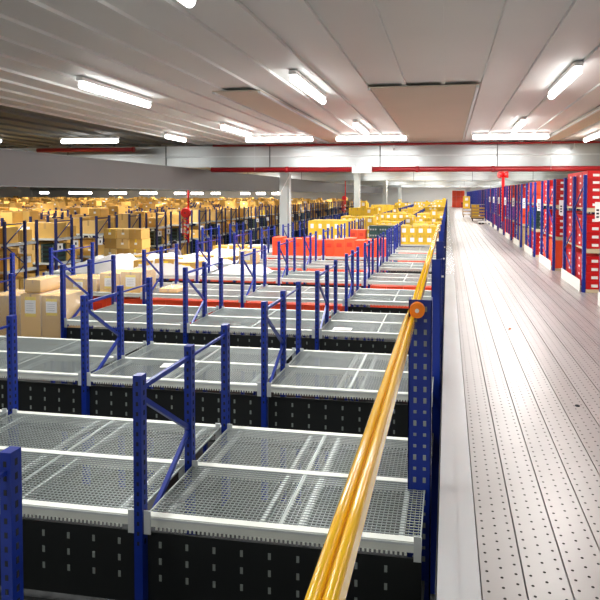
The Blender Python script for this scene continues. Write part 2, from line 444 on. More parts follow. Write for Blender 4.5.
# tall orange cartons on row 6
OC = box_mesh('orange_carton', .277, .42, .45, 'orange', lid=None)
OCL = box_mesh('orange_carton', .277, .42, .45, 'orange', lid='orange')
n = 0; x = -5.0
OCS = [box_mesh('orange_carton', .262, .42, h, 'orange', handle='orangedark') for h in (.44, .47, .42)]
for i in (1, 2):
    for c in range(6 if i == 1 else 5):
        X_ = bayx(i) + B - .04 - (c + 1)*.2655; n += 1
        thing('orange_carton', OCS[(c*2 + i) % 3], X_, yn(6) + .03, .002, 'tall orange carton on the deck before the yellow cartons, %s from the right' % nth(n), 'carton', 'tall orange cartons in a line')
# orange cartons below the decks
OU = box_mesh('orange_carton', .30, .40, .40, 'orange', handle='orangedark')
under = {3: 'third gap', 4: 'fourth gap', 5: 'fifth gap', 6: 'sixth gap', 7: 'seventh gap'}
for k, bays in ORANGE_UNDER.items():
    n = 0
    for i in bays:
        for c in range(5 if i else 4):
            n += 1
            X_ = (bayx(i) + B if i else -.12) - .06 - (c + 1)*.306
            thing('orange_carton', OU, X_, yn(k) + .03, -.498, 'orange carton under the deck of the %s rack row, %s from the right' % (nth(k + 1), nth(n)), 'carton', 'orange cartons below the decks')
            if k in (3, 4) or c % 2: 
                thing('orange_carton', OU, X_, yn(k) + .62, -.498, 'orange carton at the back under the %s rack row, %s from right' % (nth(k + 1), nth(n)), 'carton', 'orange cartons below the decks')

# yellow cartons with white labels
YW = .266
YB = [box_mesh('yellow_carton', YW, .4, h, 'yellow', label=(.13, h*.45, 'label'), tape='browntape') for h in (.26, .29, .32)]
YP = [box_mesh('yellow_carton', YW, .4, h, 'yellow', tape='browntape') for h in (.26, .29, .32)]
YT = [box_mesh('yellow_carton', YW, .4, h, 'yellow', label=(.1, h*.4, 'label')) for h in (.36, .34, .38)]
ny = 0
for k in range(7, KMAX + 1):
    for i in range(0, 3):
        if k == 7 and i < 1: continue
        if k == 7: continue
        xr = (-.17 if i == 0 else bayx(i) + B - .04)
        nn = 5
        rowtop = 2 if k == 8 and i == 0 else R.choice((2, 2, 2, 3)) if k > 9 else 2
        hh = R.choice((0, 1, 2))
        for c in range(nn):
            if k == 8 and i == 1: continue          # crates there
            tiers = rowtop + (R.random() < .08) - (R.random() < .08)
            if k == 8: tiers = 2
            X_ = xr - (c + 1)*(YW + .004) + .004; z = .002
            if i == 2 and k > 24 : continue
            for t in range(tiers):
                me = (YB if (k < 12 or R.random() < .45) else YP)[hh]
                if k == 8 and i == 2: me = YT[0]
                h = (.26, .29, .32)[hh] if not (k == 8 and i == 2) else .36
                if ny < 292:
                    ny += 1
                    thing('yellow_carton', me, X_, yn(k) + .06 + R.uniform(0, .03), z,
                          'yellow carton, tier %s, %s along the %s rack row behind the orange cartons' % (['one', 'two', 'three', 'four'][t], nth(i*5 + c + 1), nth(k - 6)), 'carton', 'yellow cartons on the decks')
                else: put_stuff('y', X_, yn(k) + .06, z, YW, .4, h, 'yellow', 'browntape', R.random() < .5)
                z += h + .004
            # the back half, seen as tops
            if k < 20: put_stuff('y', X_, yn(k) + .6, .002, YW, .4, max(.3, z - R.choice((.0, .1, .28))), 'yellow', 'browntape')
# dark crates and small orange pile on row 8, bay 1
CR = MB(); CR.box(0, .30, 0, .4, 0, .19, 'green'); CR.box(-.006, .306, -.006, .406, .15, .19, 'green')
for xx in (.03, .11, .19): CR.box(xx, xx + .05, -.006, 0, .05, .10, 'slotlight')
CR = CR.mesh('plastic_crate')
for c in range(3):
    for t in range(3):
        thing('plastic_crate', CR, -1.56 - (c + 1)*.315, yn(8) + .06, .002 + t*.194, 'dark green crate beside yellow cartons, %s stack, %s from bottom' % (['right', 'middle', 'left'][c], nth(t + 1)), 'crate', 'dark green crates stacked on the deck')
for c in range(2):
    thing('orange_carton', OCS[0], -2.62 - (c + 1)*.27, yn(8) + .06, .002, '%s of the two short orange cartons left of the dark crates' % ['right', 'left'][c], 'carton', 'two orange cartons by the dark crates')
# ---- wrapped cartons on the left decks
def wrapped(x, y, z, w, d, h, lab, labels=1, rz=0, film=True, lo=.18, hi=.86):
    r = empty('wrapped_carton', (x, y, z), None, rz); tag(r, lab, 'carton', 'film-wrapped cartons on the left decks')
    m = MB(); m.box(0, w, 0, d, 0, h, 'brown'); m.box(w*.46, w*.54, -.002, d + .002, h - .05, h + .002, 'browntape'); m.build('carton_body', r)
    for j in range(labels):
        cx = w*(j + .5)/labels if labels > 1 else w*.5
        m = MB(); lw = min(.085, w*.27); q0, q1 = h*lo, h*hi; m.box(cx - lw, cx + lw, -.006, -.002, q0, q1, 'labelyellow'); m.box(cx - lw, cx + lw, -.008, -.006, q0 + (q1-q0)*.17, q1 - (q1-q0)*.17, 'label')
        for q in range(4): m.box(cx - lw*.7, cx + lw*.6, -.009, -.008, q0 + (q1-q0)*(.3 + .12*q), q0 + (q1-q0)*(.3 + .12*q) + .003, 'ink')
        m.build('label', r)
    if film:
        bm = bmesh.new(); nx, ny_ = 14, 10
        g = []
        for a in range(nx + 1):
            for b in range(ny_ + 1):
                u, v = a/nx, b/ny_
                g.append(bm.verts.new((-.012 + u*(w + .024), -.012 + v*(d + .024), h + .008 + R.uniform(0, .012))))
        for a in range(nx):
            for b in range(ny_): bm.faces.new((g[a*(ny_+1)+b], g[(a+1)*(ny_+1)+b], g[(a+1)*(ny_+1)+b+1], g[a*(ny_+1)+b+1]))
        ring = [g[a*(ny_+1)] for a in range(nx + 1)]
        low = [bm.verts.new((v.co.x + R.uniform(-.004, .004), v.co.y - R.uniform(0, .006), h*R.uniform(.0, .08) + .004)) for v in ring]
        for a in range(nx): bm.faces.new((low[a], low[a+1], ring[a+1], ring[a]))
        ring2 = [g[nx*(ny_+1)+b] for b in range(ny_+1)]
        low2 = [bm.verts.new((v.co.x + .004, v.co.y, .01)) for v in ring2]
        for b in range(ny_): bm.faces.new((low2[b], low2[b+1], ring2[b+1], ring2[b]))
        me = bpy.data.meshes.new('stretch_film'); bm.to_mesh(me); bm.free(); me.materials.append(MATS['filmclear'])
        for p_ in me.polygons: p_.use_smooth = True
        add('stretch_film', me, r)
    return r
def drape(cx, y0, w, d, zb, hmax, lab, seed, mname='film', base=0.0, ramp=0.0):
    """crumpled plastic sheet thrown over goods on a deck"""
    rr = random.Random(seed); bm = bmesh.new(); nx, ny_ = 34, 22
    from mathutils import noise
    g = []
    for a in range(nx + 1):
        for b in range(ny_ + 1):
            u, v = a/nx, b/ny_; ex = min(u, 1-u, v, 1-v)*6; e = min(1, ex)
            n1 = noise.noise(Vector((u*3.1 + seed, v*2.3, seed))); n2 = noise.noise(Vector((u*11 + seed, v*9, 3)))
            z = base + e*hmax*(1 - ramp + ramp*u)*(.72 + .45*n1) + .035*n2*e
            g.append(bm.verts.new((u*w + .02*n2, v*d, max(.004, z))))
    for a in range(nx):
        for b in range(ny_): bm.faces.new((g[a*(ny_+1)+b], g[(a+1)*(ny_+1)+b], g[(a+1)*(ny_+1)+b+1], g[a*(ny_+1)+b+1]))
    me = bpy.data.meshes.new('plastic_sheet'); bm.to_mesh(me); bm.free(); me.materials.append(MATS[mname])
    for p_ in me.polygons: p_.use_smooth = True
    o = add('plastic_sheet', me, None, (cx, y0, zb)); tag(o, lab, 'plastic sheet', 'white plastic sheets over goods'); return o
y2 = yn(2) + .05
wrapped(-5.42, y2, -.337, .285, .44, .64, 'film-wrapped brown carton with narrow white label, the left of two at left edge', 1, lo=.55, hi=.95)
wrapped(-5.12, y2, -.337, .285, .44, .63, 'film-wrapped brown carton with white label just left of the blue rack post', 1, lo=.6, hi=.94)
wrapped(-5.90, y2 + .05, -.337, .44, .44, .60, 'wrapped brown carton cut by the left edge of view', 0)
wrapped(-5.38, y2 + .03, .323, .22, .40, .16, 'pale film-wrapped carton lying on top of the two labelled ones', 0)
y3 = yn(3) + .04
wrapped(-6.30, y3, .003, .66, .50, .20, 'low wrapped carton with white label behind the blue braced frame at left', 1)
wrapped(-5.58, y3, .003, .34, .48, .30, 'small upright wrapped carton, left of the two on its deck beside a post', 1)
wrapped(-5.21, y3, .003, .34, .48, .33, 'small upright wrapped carton with tall white label, right of the two', 1)
wrapped(-4.60, y3 + .1, .003, .30, .40, .06, 'flat wrapped carton right of the blue post, on the bare deck', 0)
y4 = yn(4) + .04
drape(-7.95, yn(4) + .02, 1.5, 1.05, .003, .50, 'heap of crumpled white film at far left, sloping up toward the braced frame', 3, ramp=.8)
drape(-6.30, yn(4) + .02, 1.5, 1.05, .003, .36, 'white film heap behind the two small upright wrapped cartons', 5)
drape(-4.65, yn(4) + .3, 1.1, .7, .003, .16, 'low white film sheet right of the blue frame, middle of the decks', 41)
drape(-6.30, yn(5) + .02, 1.5, 1.05, .003, .2, 'white film sheet over cartons, right of the big brown carton stack', 8)
drape(-7.95, yn(5) + .02, 1.5, 1.05, .003, .14, 'white film heap in front of the big brown carton stack', 12)
drape(-6.30, yn(6) + .02, 1.5, 1.05, .003, .24, 'white film over goods left of the tall orange cartons, nearest them', 15)
wrapped(-5.0 + .3, yn(5) + .06, .003, .36, .4, .30, 'lone wrapped carton with white label right of the white film', 1)
for k, x0, hs, wh in ((4, -6.2, (.26, .3, .24), 'behind the small upright cartons'), (5, -6.2, (.14, .17, .13), 'right of the big brown stack'), (5, -7.85, (.09, .12, .1), 'before the big brown stack'), (6, -6.2, (.2, .22, .18), 'left of the tall orange cartons')):
    for c in range(3):
        wrapped(x0 + c*.46, yn(k) + .14, .003, .40, .42, hs[c], 'brown carton under the white film %s, %s of three' % (wh, ('left', 'middle', 'right')[c]), 1, film=False)
# big stack of brown cartons
bs = MB()
BSB = [box_mesh('brown_carton', .325, .40, .236, c_, tape='labelyellow' if c_ == 'brown' else 'browntape', label=(.07, .05, 'label') if c_ != 'brown2' else None) for c_ in ('brown', 'brown2', 'brown3')]
nb_brown = 0
for c in range(3):
    for t in range(4):
        nb_brown += 1
        thing('brown_carton', BSB[(c*2 + t*t + t) % 3 if t != 2 else (c + 1) % 3], -8.42 + c*.337, 12.75 - (c + t) % 2*.03, -.25 + t*.2445 - .0, 'brown carton in the big square stack behind white film, %s column, %s from bottom' % (['left', 'middle', 'right'][c], nth(t + 1)), 'carton', 'big square stack of brown cartons')
pl = MB(); pl.box(-8.72, -7.40, 12.70, 13.3, -.37, -.34, 'wood'); pl.box(-8.72, -7.40, 12.70, 13.3, -.29, -.252, 'wood')
for xx in (-8.72, -8.12, -7.52): pl.box(xx, xx + .12, 12.7, 13.3, -.34, -.29, 'wood')
for xx in (-8.7, -7.48):
    for yy in (12.72, 13.22): pl.box(xx, xx + .06, yy, yy + .06, LOW, -.37, 'blue')
tag(pl.build('pallet_stand'), 'low stand with wooden pallet carrying the big square carton stack', 'pallet')

# ------------------------------------------------------------------ tall racks on the left floor
XE = -11.3; T0 = 12.86; TTOP = .86; LEV = (.27, -.45, -1.15)
def tall_frame_mesh():
    m = MB()
    for y in (0, .70, 1.14): m.box(-.03, .03, y - .03, y + .03, LOW, TTOP, 'darkblue')
    for y0, y1 in ((0, .70),):
        z = TTOP - .08
        m.bar((0, y0, z), (0, y1, z), .025, .03, 'darkblue')
        s_ = 0
        while z > LOW + .5:
            a, b = ((y1, y0) if s_ % 2 == 0 else (y0, y1)); m.bar((0, a, z), (0, b, z - .55), .022, .022, 'darkblue'); z -= .55; s_ += 1
    return m.mesh('upright_frame')
TF = tall_frame_mesh()
BC = []
for (w, h) in ((.42, .36), (.5, .42), (.56, .5), (.38, .46), (.62, .44), (.5, .58), (.46, .30)):
    BC.append((w, h, box_mesh('brown_carton', w, .5, h, ('brown', 'brown3', 'brown', 'brown2')[len(BC) % 4], tape='browntape', label=(.09, .07, 'label') if w < .5 else None)))
DC = MB(); DC.box(0, .42, 0, .5, 0, .13, 'green'); DC.box(-.005, .425, -.005, .505, .10, .13, 'green'); DC.box(.06, .36, -.006, 0, .02, .08, 'black'); DC.box(.42, .426, .08, .42, .02, .08, 'black')
for xx in (.02, .38): DC.box(xx, xx + .02, -.009, -.005, .01, .12, 'slotlight')
DC = DC.mesh('stacking_bin')
M_ROWS = 32
nbins = 0
def vis(x, y, slack=2.0): return x > -.82*y - slack and x < 0
sign_id = 0
for mrow in range(-1, M_ROWS):
    y0 = T0 + mrow*P
    rn = nth(mrow + 2)
    r = empty('storage_rack', (XE, y0, 0)); tag(r, 'tall dark-blue storage rack row packed with brown cartons, %s of the left hall' % rn, 'rack', 'tall storage racks in the left hall')
    xl = max(-61, -.84*y0 - 3.5); xs = [0]
    while XE + xs[-1] > xl: xs.append(xs[-1] - 1.75)
    xs = xs[:40]
    for x in xs: add('upright_frame', TF, r, (x, 0, 0))
    for lv in LEV:
        m = MB(); m.box(xs[-1], 0, .02, 1.12, lv - .015, lv, 'galv'); m.box(xs[-1], 0, -.01, .02, lv - .05, lv + .004, 'beam'); m.build('shelf', r)
    if mrow < 10:
        for zz in (LEV[0] - .02, LEV[1] - .02): MB().box(-.002, .004, -.02, 1.14, zz - .05, zz, 'galv').build('end_beam', r)
    # cartons on the top shelf, and at the aisle end also below
    rr = random.Random(100 + mrow)
    x = XE - .05; n = 0
    while x > xl:
        w, h, me = rr.choice(BC); x -= w + rr.uniform(.01, .06)
        if rr.random() < .04 and mrow > 0: x -= .3; continue
        n += 1
        yy = y0 + .05 + rr.uniform(0, .05); z = LEV[0] + .006
        if nb_brown < 225 and vis(x, y0, .5):
            nb_brown += 1; thing('brown_carton', me, x, yy, z, 'brown carton on the top shelf, %s from the aisle end, %s tall rack row' % (nth(n) if n < 50 else 'last', rn), 'carton', 'brown cartons on the top shelves')
            if rr.random() < .18 and mrow > 1:
                w2, h2, me2 = BC[6]
                nb_brown += 1; thing('brown_carton', me2, x, yy, z + h + .005, 'small brown carton atop another, %s from the aisle end, %s tall rack row' % (nth(n), rn), 'carton', 'brown cartons stacked on others')
        else:
            put_stuff('b', x, yy, z, w, .5, h, 'yellow' if (x > -15 and rr.random() < .25) else 'brown', 'browntape', rr.random() < .25)
            if rr.random() < .35: put_stuff('b', x, yy, z + h, w*.8, .42, rr.uniform(.2, .36), 'brown', 'browntape', rr.random() < .3)
        # the rear line
        if mrow < 18 or rr.random() < .5: put_stuff('b', x, y0 + .62, z, w*.96, .46, h*rr.uniform(.7, 1.25), 'brown', 'browntape')
    for li, lv in enumerate(LEV[1:] if mrow < 22 else LEV[1:2]):
        x = XE - .06
        for c in range(5 if mrow < 3 else 2):
            crate = (c == 0 and mrow % 3 == 1 and li == 0) or (mrow > 4 and (mrow + li) % 2 and c == 0)
            if crate and nbins < 120:
                x -= .46
                for t in range(4):
                    nbins += 1; thing('stacking_bin', DC, x, y0 + .05, lv + .006 + t*.135, 'dark stacking bin at the aisle end, shelf %s, %s tall rack row, %s up' % (['two', 'three'][li], rn, nth(t + 1)), 'bin', 'dark stacking bins at the aisle ends')
                put_stuff('b', x - .02, y0 + .62, lv + .006, .44, .45, .5, 'brown')
            else:
                w, h, me = BC[(mrow*3 + c*2 + li) % 6]
                h_ = min(h, .58); x -= w + .03
                if nb_brown < 290 and (mrow < 9):
                    nb_brown += 1; thing('brown_carton', me, x, y0 + .06, lv + .006, 'brown carton on shelf %s, %s from the aisle end, %s tall rack row' % (['two', 'three'][li], nth(c + 1), rn), 'carton', 'brown cartons on the lower shelves')
                else: put_stuff('b', x, y0 + .06, lv + .006, w, .5, h_, 'brown', 'browntape')
                put_stuff('b', x, y0 + .63, lv + .006, w, .45, h_, 'brown')
    # placards on the end posts
    if mrow < 16:
        for q, (dy, dz) in enumerate(((.0, .02), (.70, .06))):
            if mrow == 0 and q == 0: continue
            if mrow >= 5 and q == 1: continue
            s = empty('row_sign', (XE + (-.10 if mrow == 0 else .045), y0 + dy - .08*(mrow == 0), dz), None, math.radians(38)); 
            MB().box(0, .14, -.004, .004, -.10, .11, 'label').build('sign_plate', s)
            m = MB()
            if mrow == 0:
                def seg(x0, x1, z0, z1): m.box(x0, x1, -.008, -.004, z0, z1, 'ink')
                a = .022      # 3
                seg(a, a + .04, .035, .047); seg(a, a + .04, -.002, .010); seg(a, a + .04, -.045, -.033); seg(a + .03, a + .042, -.045, .047)
                a = .075      # 4
                seg(a, a + .012, -.002, .047); seg(a, a + .045, -.006, .006); seg(a + .032, a + .045, -.045, .047)
                lb = 'white placard reading 34 on the dark rack post at the left'
            else:
                m.box(.05, .09, -.008, -.004, -.035, .045, 'ink')
                lb = 'white row placard on the %s post, %s tall rack row' % (['near', 'middle'][q], rn)
            m.build('sign_number', s); tag(s, lb, 'sign', 'white row placards on the tall racks')
s = empty('paper_notice', (XE - .10, T0 + .66, -.20), None, math.radians(35))
MB().box(0, .24, -.004, .004, -.085, .085, 'label').build('notice_sheet', s); MB().box(.07, .17, -.006, -.004, .01, .02, 'ink').box(.07, .16, -.006, -.004, -.02, -.012, 'ink').build('notice_text', s)
tag(s, 'white paper notice hanging just below the 34 placard', 'sign')

for key, lab, cat, nm in (('y', 'mass of farther yellow cartons on the decks toward the end wall', 'cartons', 'distant_yellow_cartons'), ('b', 'mass of brown cartons filling the farther left hall racks', 'cartons', 'distant_brown_cartons')):
    if key in stuff: tag(stuff[key].build(nm), lab, cat, kind='stuff')

# ------------------------------------------------------------------ guard rail along the walkway
gr = empty('guard_rail', (-.14, 0, 0)); tag(gr, 'yellow guard rail on perforated blue posts along the left edge of the walkway', 'guard rail')
def guard_post(y, w0, w1, top, near=False):
    m = MB(); d = .09 if near else .07
    m.box(w0, w1, y, y + .006, LOW, top, 'blue'); m.box(w0, w0 + .006, y, y + d, LOW, top, 'blue'); m.box(w1 - .006, w1, y, y + d, LOW, top, 'blue')
    cols_ = (w0 + (w1 - w0)*.3, w0 + (w1 - w0)*.72)
    z = top - .05
    while z > -.4:
        for j, cx in enumerate(cols_):
            if near: m.box(cx - .008, cx + .008, y - .002, y, z - (.014 if int(z*20) % 2 else .008), z + (.014 if int(z*20) % 2 else .008), 'slotlight')
        m.box(w1, w1 + .001, y + .03, y + .045, z - .012, z + .012, 'slotlight'); z -= .062
    return m.build('guard_post', gr)
G0 = 3.0
ys = [G0 + 1.9127*j for j in range(0, 37)]
for j, y in enumerate(ys):
    guard_post(y, -.063, .062, 1.035, True) if j <= 0 else guard_post(y, .005, .09, 1.035)
def rail(y0, y1, x, z):
    m = MB(); m.box(x - .029, x + .026, y0, y1, z - .03, z + .016, 'railyellow'); m.tube([(x - .016, y0, z + .016), (x - .016, y1, z + .016)], .0125, 'railyellow', 16); m.tube([(x + .013, y0, z + .016), (x + .013, y1, z + .016)], .0125, 'railyellow', 16)
    return m.build('rail', gr)
rail(-1, G0 + .03, -.056, .925)
rail(G0 + .04, 12.5, -.048, .925)
m = MB(); m.tube([(-.016, G0 - .045, .985), (-.016, G0 - .002, .985)], .041, 'orangeplastic', 28); m.tube([(-.016, G0 - .05, .985), (-.016, G0 - .045, .985)], .011, 'white', 14); m.build('end_cap', gr)
for j in (2, 3, 4):
    MB().box(.03, .10, ys[j] - .02, ys[j] - .004, .60, .62, 'white').build('clip', gr)

# ------------------------------------------------------------------ right-hand racks
XR = 2.2; RP = 2.65; RN = 9.6; RD = 1.62
RL = (.05, .72, 1.39)
def rpost(h, w=.05): 
    m = MB(); m.box(-w/2, w/2, -.035, .035, .002, h, 'blue')
    z = h - .06
    while z > .1: m.box(-w/2 - .001, -w/2, -.008, .008, z - .014, z + .014, 'slot'); z -= .07
    return m.mesh('post')
RPOST = rpost(1.93)
def shoebox(c, lid, dots, w=.27, d=.36, h=.13):
    return box_mesh('shoebox', w, d, h, c, lid=lid, dots=dots)
SBR = shoebox('red', 'red', 'label'); SBR2 = shoebox('red', 'reddark', 'label')
ORB = box_mesh('orange_box', .27, .5, .57, 'orange', lid='orange'); 
ORB2 = box_mesh('orange_box', .27, .36, .27, 'orange', lid='orangedark')
SBR0 = shoebox('red', 'red', 'label', h=.118)
PUB = box_mesh('purple_box', .27, .36, .13, 'purple', lid='purple', dots='label')
GRB = box_mesh('dark_bin', .27, .36, .13, 'green', dots='slotlight')
BRB = box_mesh('tan_carton', .27, .36, .26, 'tan', tape='browntape')
plan = {-1: ('s', 's', 's'), 0: ('s', 's', 's'), 1: ('o', 's', 's'), 2: ('s', 'g', 'o'), 3: ('t', 'o', 's'), 4: ('s', 'p', 'o'), 5: ('o', 's', 'p'), 6: ('p', 's', 's'), 7: ('o', 'p', 'p')}
nsb = {'s': 0}
LV = ['bottom', 'middle', 'top']
for j in range(-1, 22):
    y0 = RN + RP*j; rn = nth(j + 2)
    r = empty('shelving_rack', (XR, y0, 0)); tag(r, 'blue-posted shelving row right of the walkway, %s from the viewer, shelves of boxes' % rn, 'rack', 'blue shelving rows right of the walkway')
    ncol = 3 if j < 8 else 2
    for q in range(3 if j < 10 else 2):
        f = empty('upright_frame', (q*1.8 + .02, 0, 0), r)
        for dy in (.035, RD/2, RD - .035): add('post', RPOST, f, (0, dy, 0))
        for a, b in (((0, .04, 1.8), (0, RD/2, 1.35)), ((0, RD/2, 1.35), (0, .04, .9)), ((0, RD/2, 1.0), (0, RD, .55)), ((0, RD, .55), (0, RD/2, .2))): MB().bar(a, b, .018, .018, 'blue').build('brace', f) if j < 4 else None
    for lv in RL:
        m = MB(); m.box(.05, 4.2, .01, RD - .01, lv - .03, lv - .004, 'shelfboard'); m.box(.05, 4.2, -.005, .01, lv - .07, lv - .002, 'shelfboard'); m.build('shelf', r)
    MB().box(-.035, -.027, .05, RD - .05, .004, .20, 'kick').build('kick_plate', r)
    cont = plan.get(j, R.choice((('s', 's', 'p'), ('p', 's', 's'), ('o', 'p', 's'), ('p', 'p', 'p'))))
    for li, lv in enumerate(RL):
        c = cont[li]
        if c == 's': me, h, nt, nm, ct, ds = SBR, .133, (4 if li < 2 else 4), 'red_shoebox', 'shoebox', 'red shoebox with white print'
        elif c == 'o' and li == 0: me, h, nt, nm, ct, ds = ORB, .575, 1, 'orange_box', 'box', 'tall plain orange-red box'
        elif c == 'o': me, h, nt, nm, ct, ds = ORB2, .275, 2, 'orange_box', 'box', 'plain orange box'
        elif c == 'p': me, h, nt, nm, ct, ds = PUB, .133, 4, 'purple_shoebox', 'shoebox', 'purple shoebox with white print'
        elif c == 'g': me, h, nt, nm, ct, ds = GRB, .133, 4, 'dark_bin', 'bin', 'dark green bin'
        else: me, h, nt, nm, ct, ds = BRB, .265, 2, 'tan_carton', 'carton', 'tan carton'
        if li == 2 and c == 's' and j in (-1, 0): nt, me, h = 5, SBR0, .118
        dpt = .5 if me is ORB else .36
        nd = 3 if me is ORB else 4
        for cx in range(3):
            for dd in range(nd):
                if cx > 0 and dd > 0: continue     # behind the end column and the front line
                if cx > 1 and j > 1: continue
                for t in range(nt - (1 if (cx + dd*2 + j) % 5 == 3 and nt > 3 else 0)):
                    X_ = XR + .06 + cx*.283; Y_ = y0 + .03 + dd*((RD - .06)/nd); Z_ = lv + .002 + t*(h + .003)
                    key = nm; lim = 290 if nm == 'red_shoebox' else 200
                    if nsb.get(key, 0) < lim and j <= 5:
                        nsb[key] = nsb.get(key, 0) + 1
                        pos = '%s column, ' % ['end', 'second', 'third'][cx] + (('front' if dd == 0 else nth(dd + 1) + ' back'))
                        thing(nm, me, X_ , Y_, Z_, '%s, %s shelf, %s, %s up, %s right row' % (ds, LV[li], pos, nth(t + 1), rn), ct, nm.replace('_', ' ') + 'es on the right-hand shelves')
                    else:
                        put_stuff('r' + c, X_, Y_, Z_, .27, dpt, h, {'s': 'red', 'o': 'orange', 'p': 'purple', 'g': 'green', 't': 'tan'}[c], None, c in 'sp' and dd == 0)
    if j < 8:
        for q, dy in enumerate((RD - .035,)):
            s = empty('shelf_tag', (XR - .05, y0 + dy, 1.37)); s.rotation_euler.z = math.radians(-25)
            MB().box(-.038, .038, -.006, 0, -.15, .13, 'label').build('tag_plate', s)
            m = MB()
            for zz in (-.10, -.05, 0.0): m.box(-.018, .018, -.009, -.006, zz, zz + .026, 'ink')
            m.build('tag_marks', s)
            tag(s, 'tall white tag with black marks on the far post, %s right-hand row' % rn, 'tag', 'white tags on the right-hand racks')
for key, lab, nm in (('rs', 'mass of farther red shoeboxes on the right-hand shelves', 'distant_red_shoeboxes'), ('ro', 'mass of farther orange boxes on the right-hand shelves', 'distant_orange_boxes'), ('rp', 'mass of farther purple shoeboxes on the right-hand shelves', 'distant_purple_shoeboxes'), ('rg', 'mass of farther dark bins on the right-hand shelves', 'distant_dark_bins'), ('rt', 'mass of farther tan cartons on the right-hand shelves', 'distant_tan_cartons')):
    if key in stuff: tag(stuff[key].build(nm), lab, 'boxes', kind='stuff')

# ------------------------------------------------------------------ things on the walkway
# wooden crate on a platform trolley
t = empty('platform_trolley', (1.85, 34.6, 0)); tag(t, 'platform trolley with a wooden slatted crate cage on the walkway', 'trolley')
MB().box(-.45, .45, -.3, .3, .14, .18, 'rubber').build('platform', t)
for sx in (-.36, .36):
    for sy in (-.22, .22): MB().tube([(sx - .02, sy, .065), (sx + .02, sy, .065)], .063, 'rubber', 14).build('wheel', t)
m = MB()
for z in (.2, .38, .56, .74):
    for yy in (-.29, .27): m.box(-.44, .44, yy, yy + .02, z, z + .09, 'wood')
    for xx in (-.44, .42): m.box(xx, xx + .02, -.29, .29, z, z + .09, 'wood')
for sx in (-.42, .38):
    for sy in (-.27, .23): m.box(sx, sx + .04, sy, sy + .04, .18, .84, 'wood')
m.build('slatted_crate', t)
m = MB(); m.tube([(-.43, .29, .18), (-.43, .33, 1.0), (.43, .33, 1.0), (.43, .29, .18)], .018, 'galv', 8); m.build('handle', t)
t = empty('wooden_cage_cart', (1.35, 40.5, 0)); tag(t, 'narrow slatted cart under yellow cartons left of the crate trolley', 'cart')
m = MB()
for z in (.15, .38, .60): m.box(-.3, .3, -.3, .3, z, z + .04, 'wood')
for sx in (-.3, .26):
    for sy in (-.3, .26): m.box(sx, sx + .04, sy, sy + .04, .12, .64, 'wood')
m.build('cart_frame', t)
for sx in (-.24, .24):
    for sy in (-.24, .24): MB().tube([(sx - .02, sy, .06), (sx + .02, sy, .06)], .058, 'rubber', 12).build('wheel', t)
YK = box_mesh('yellow_carton', .48, .5, .42, 'yellow', label=(.2, .2, 'label')); YK2 = box_mesh('yellow_carton', .44, .5, .5, 'yellow', tape='browntape')
thing('yellow_carton', YK, 1.08, 40.25, .645, 'yellow carton with white label on the cart at the walkway', 'carton', 'yellow cartons on the walkway carts')
thing('yellow_carton', YK, 1.08, 40.25, 1.07, 'upper yellow carton stacked on the walkway cart', 'carton', 'yellow cartons on the walkway carts')
YK3 = box_mesh('yellow_carton', .66, .5, .9, 'yellow', tape='browntape')
thing('yellow_carton', YK3, 1.7, 40.6, .003, 'tall yellow carton standing on the walkway beside the narrow cart', 'carton', 'yellow cartons on the walkway carts')
# pallet truck
t = empty('pallet_truck', (2.15, 30.6, 0), None, math.radians(-35)); tag(t, 'low white hand truck with two wheels parked against the right-hand racks', 'pallet truck')
m = MB(); m.box(-.5, .5, -.22, -.10, .10, .17, 'white'); m.box(-.5, .5, .10, .22, .10, .17, 'white'); m.box(.38, .55, -.22, .22, .10, .34, 'white'); m.build('fork_frame', t)
for sx, sy in ((-.42, -.16), (-.42, .16), (.48, -.13), (.48, .13)): MB().tube([(sx, sy - .03, .07), (sx, sy + .03, .07)], .066, 'rubber', 14).build('wheel', t)
m = MB(); m.tube([(.5, 0, .3), (.62, 0, 1.0)], .02, 'galv', 8); m.tube([(.62, -.14, 1.0), (.62, .14, 1.0)], .022, 'rubber', 8); m.build('handle', t)
# stacked orange cartons at the far end
OE = box_mesh('orange_carton', .5, .6, .69, 'orange')
n = 0
for c in range(3):
    for tt in range(3):
        n += 1
        thing('orange_carton', OE, .55 + c*.515, 71.5, .003 + tt*.70, 'orange carton at the far end of the walkway, %s column, %s up' % (['left', 'middle', 'right'][c], nth(tt + 1)), 'carton', 'orange carton wall at the walkway end')
m = MB(); m.box(0, .5, 0, .45, 0, .62, 'reddark'); m.box(-.01, .51, -.01, .46, .5, .63, 'black')
o = m.build('dark_tub', None, (1.65, 69.5, .003)); tag(o, 'dark tub in front of the orange cartons at the walkway end', 'tub')
m = MB(); m.box(2.25, 2.75, 71, 71.4, .002, CZ - .02, 'white'); m.box(2.2, 2.8, 70.95, 71.45, .002, .12, 'white'); o = m.build('white_pillar'); tag(o, 'white pillar at the far end of the walkway beside the orange cartons', 'pillar')
# small leaf of litter on the planks
m = MB(); m.quad((0, 0, 0), (.035, .01, .012), (.045, .06, .004), (.008, .05, .014), 'leaf'); m.quad((.008, .05, .014), (.045, .06, .004), (.03, .1, .012), (.015, .09, .006), 'leaf')
o = m.build('litter_scrap', None, (.72, 6.75, .003)); tag(o, 'tiny orange-brown scrap lying on the walkway planks', 'litter')
m = MB(); m.tube([(0, 0, 0), (0, 0, .006)], .018, 'ink', 16); m.tube([(0, 0, .006), (0, 0, .008)], .009, 'slot', 12)
o = m.build('bolt_cap', None, (.985, 4.4, .001)); tag(o, 'dark round bolt cap on a walkway plank at lower right', 'bolt')
m = MB(); m.box(0, .22, 0, .12, 0, .004, 'label'); m.box(.02, .1, .03, .09, .004, .005, 'label')
o = m.build('paper_sheet', None, (-2.60, yn(1) + .30, .003), .2); tag(o, 'small white paper scrap on the second deck', 'paper', 'paper scraps on the decks')
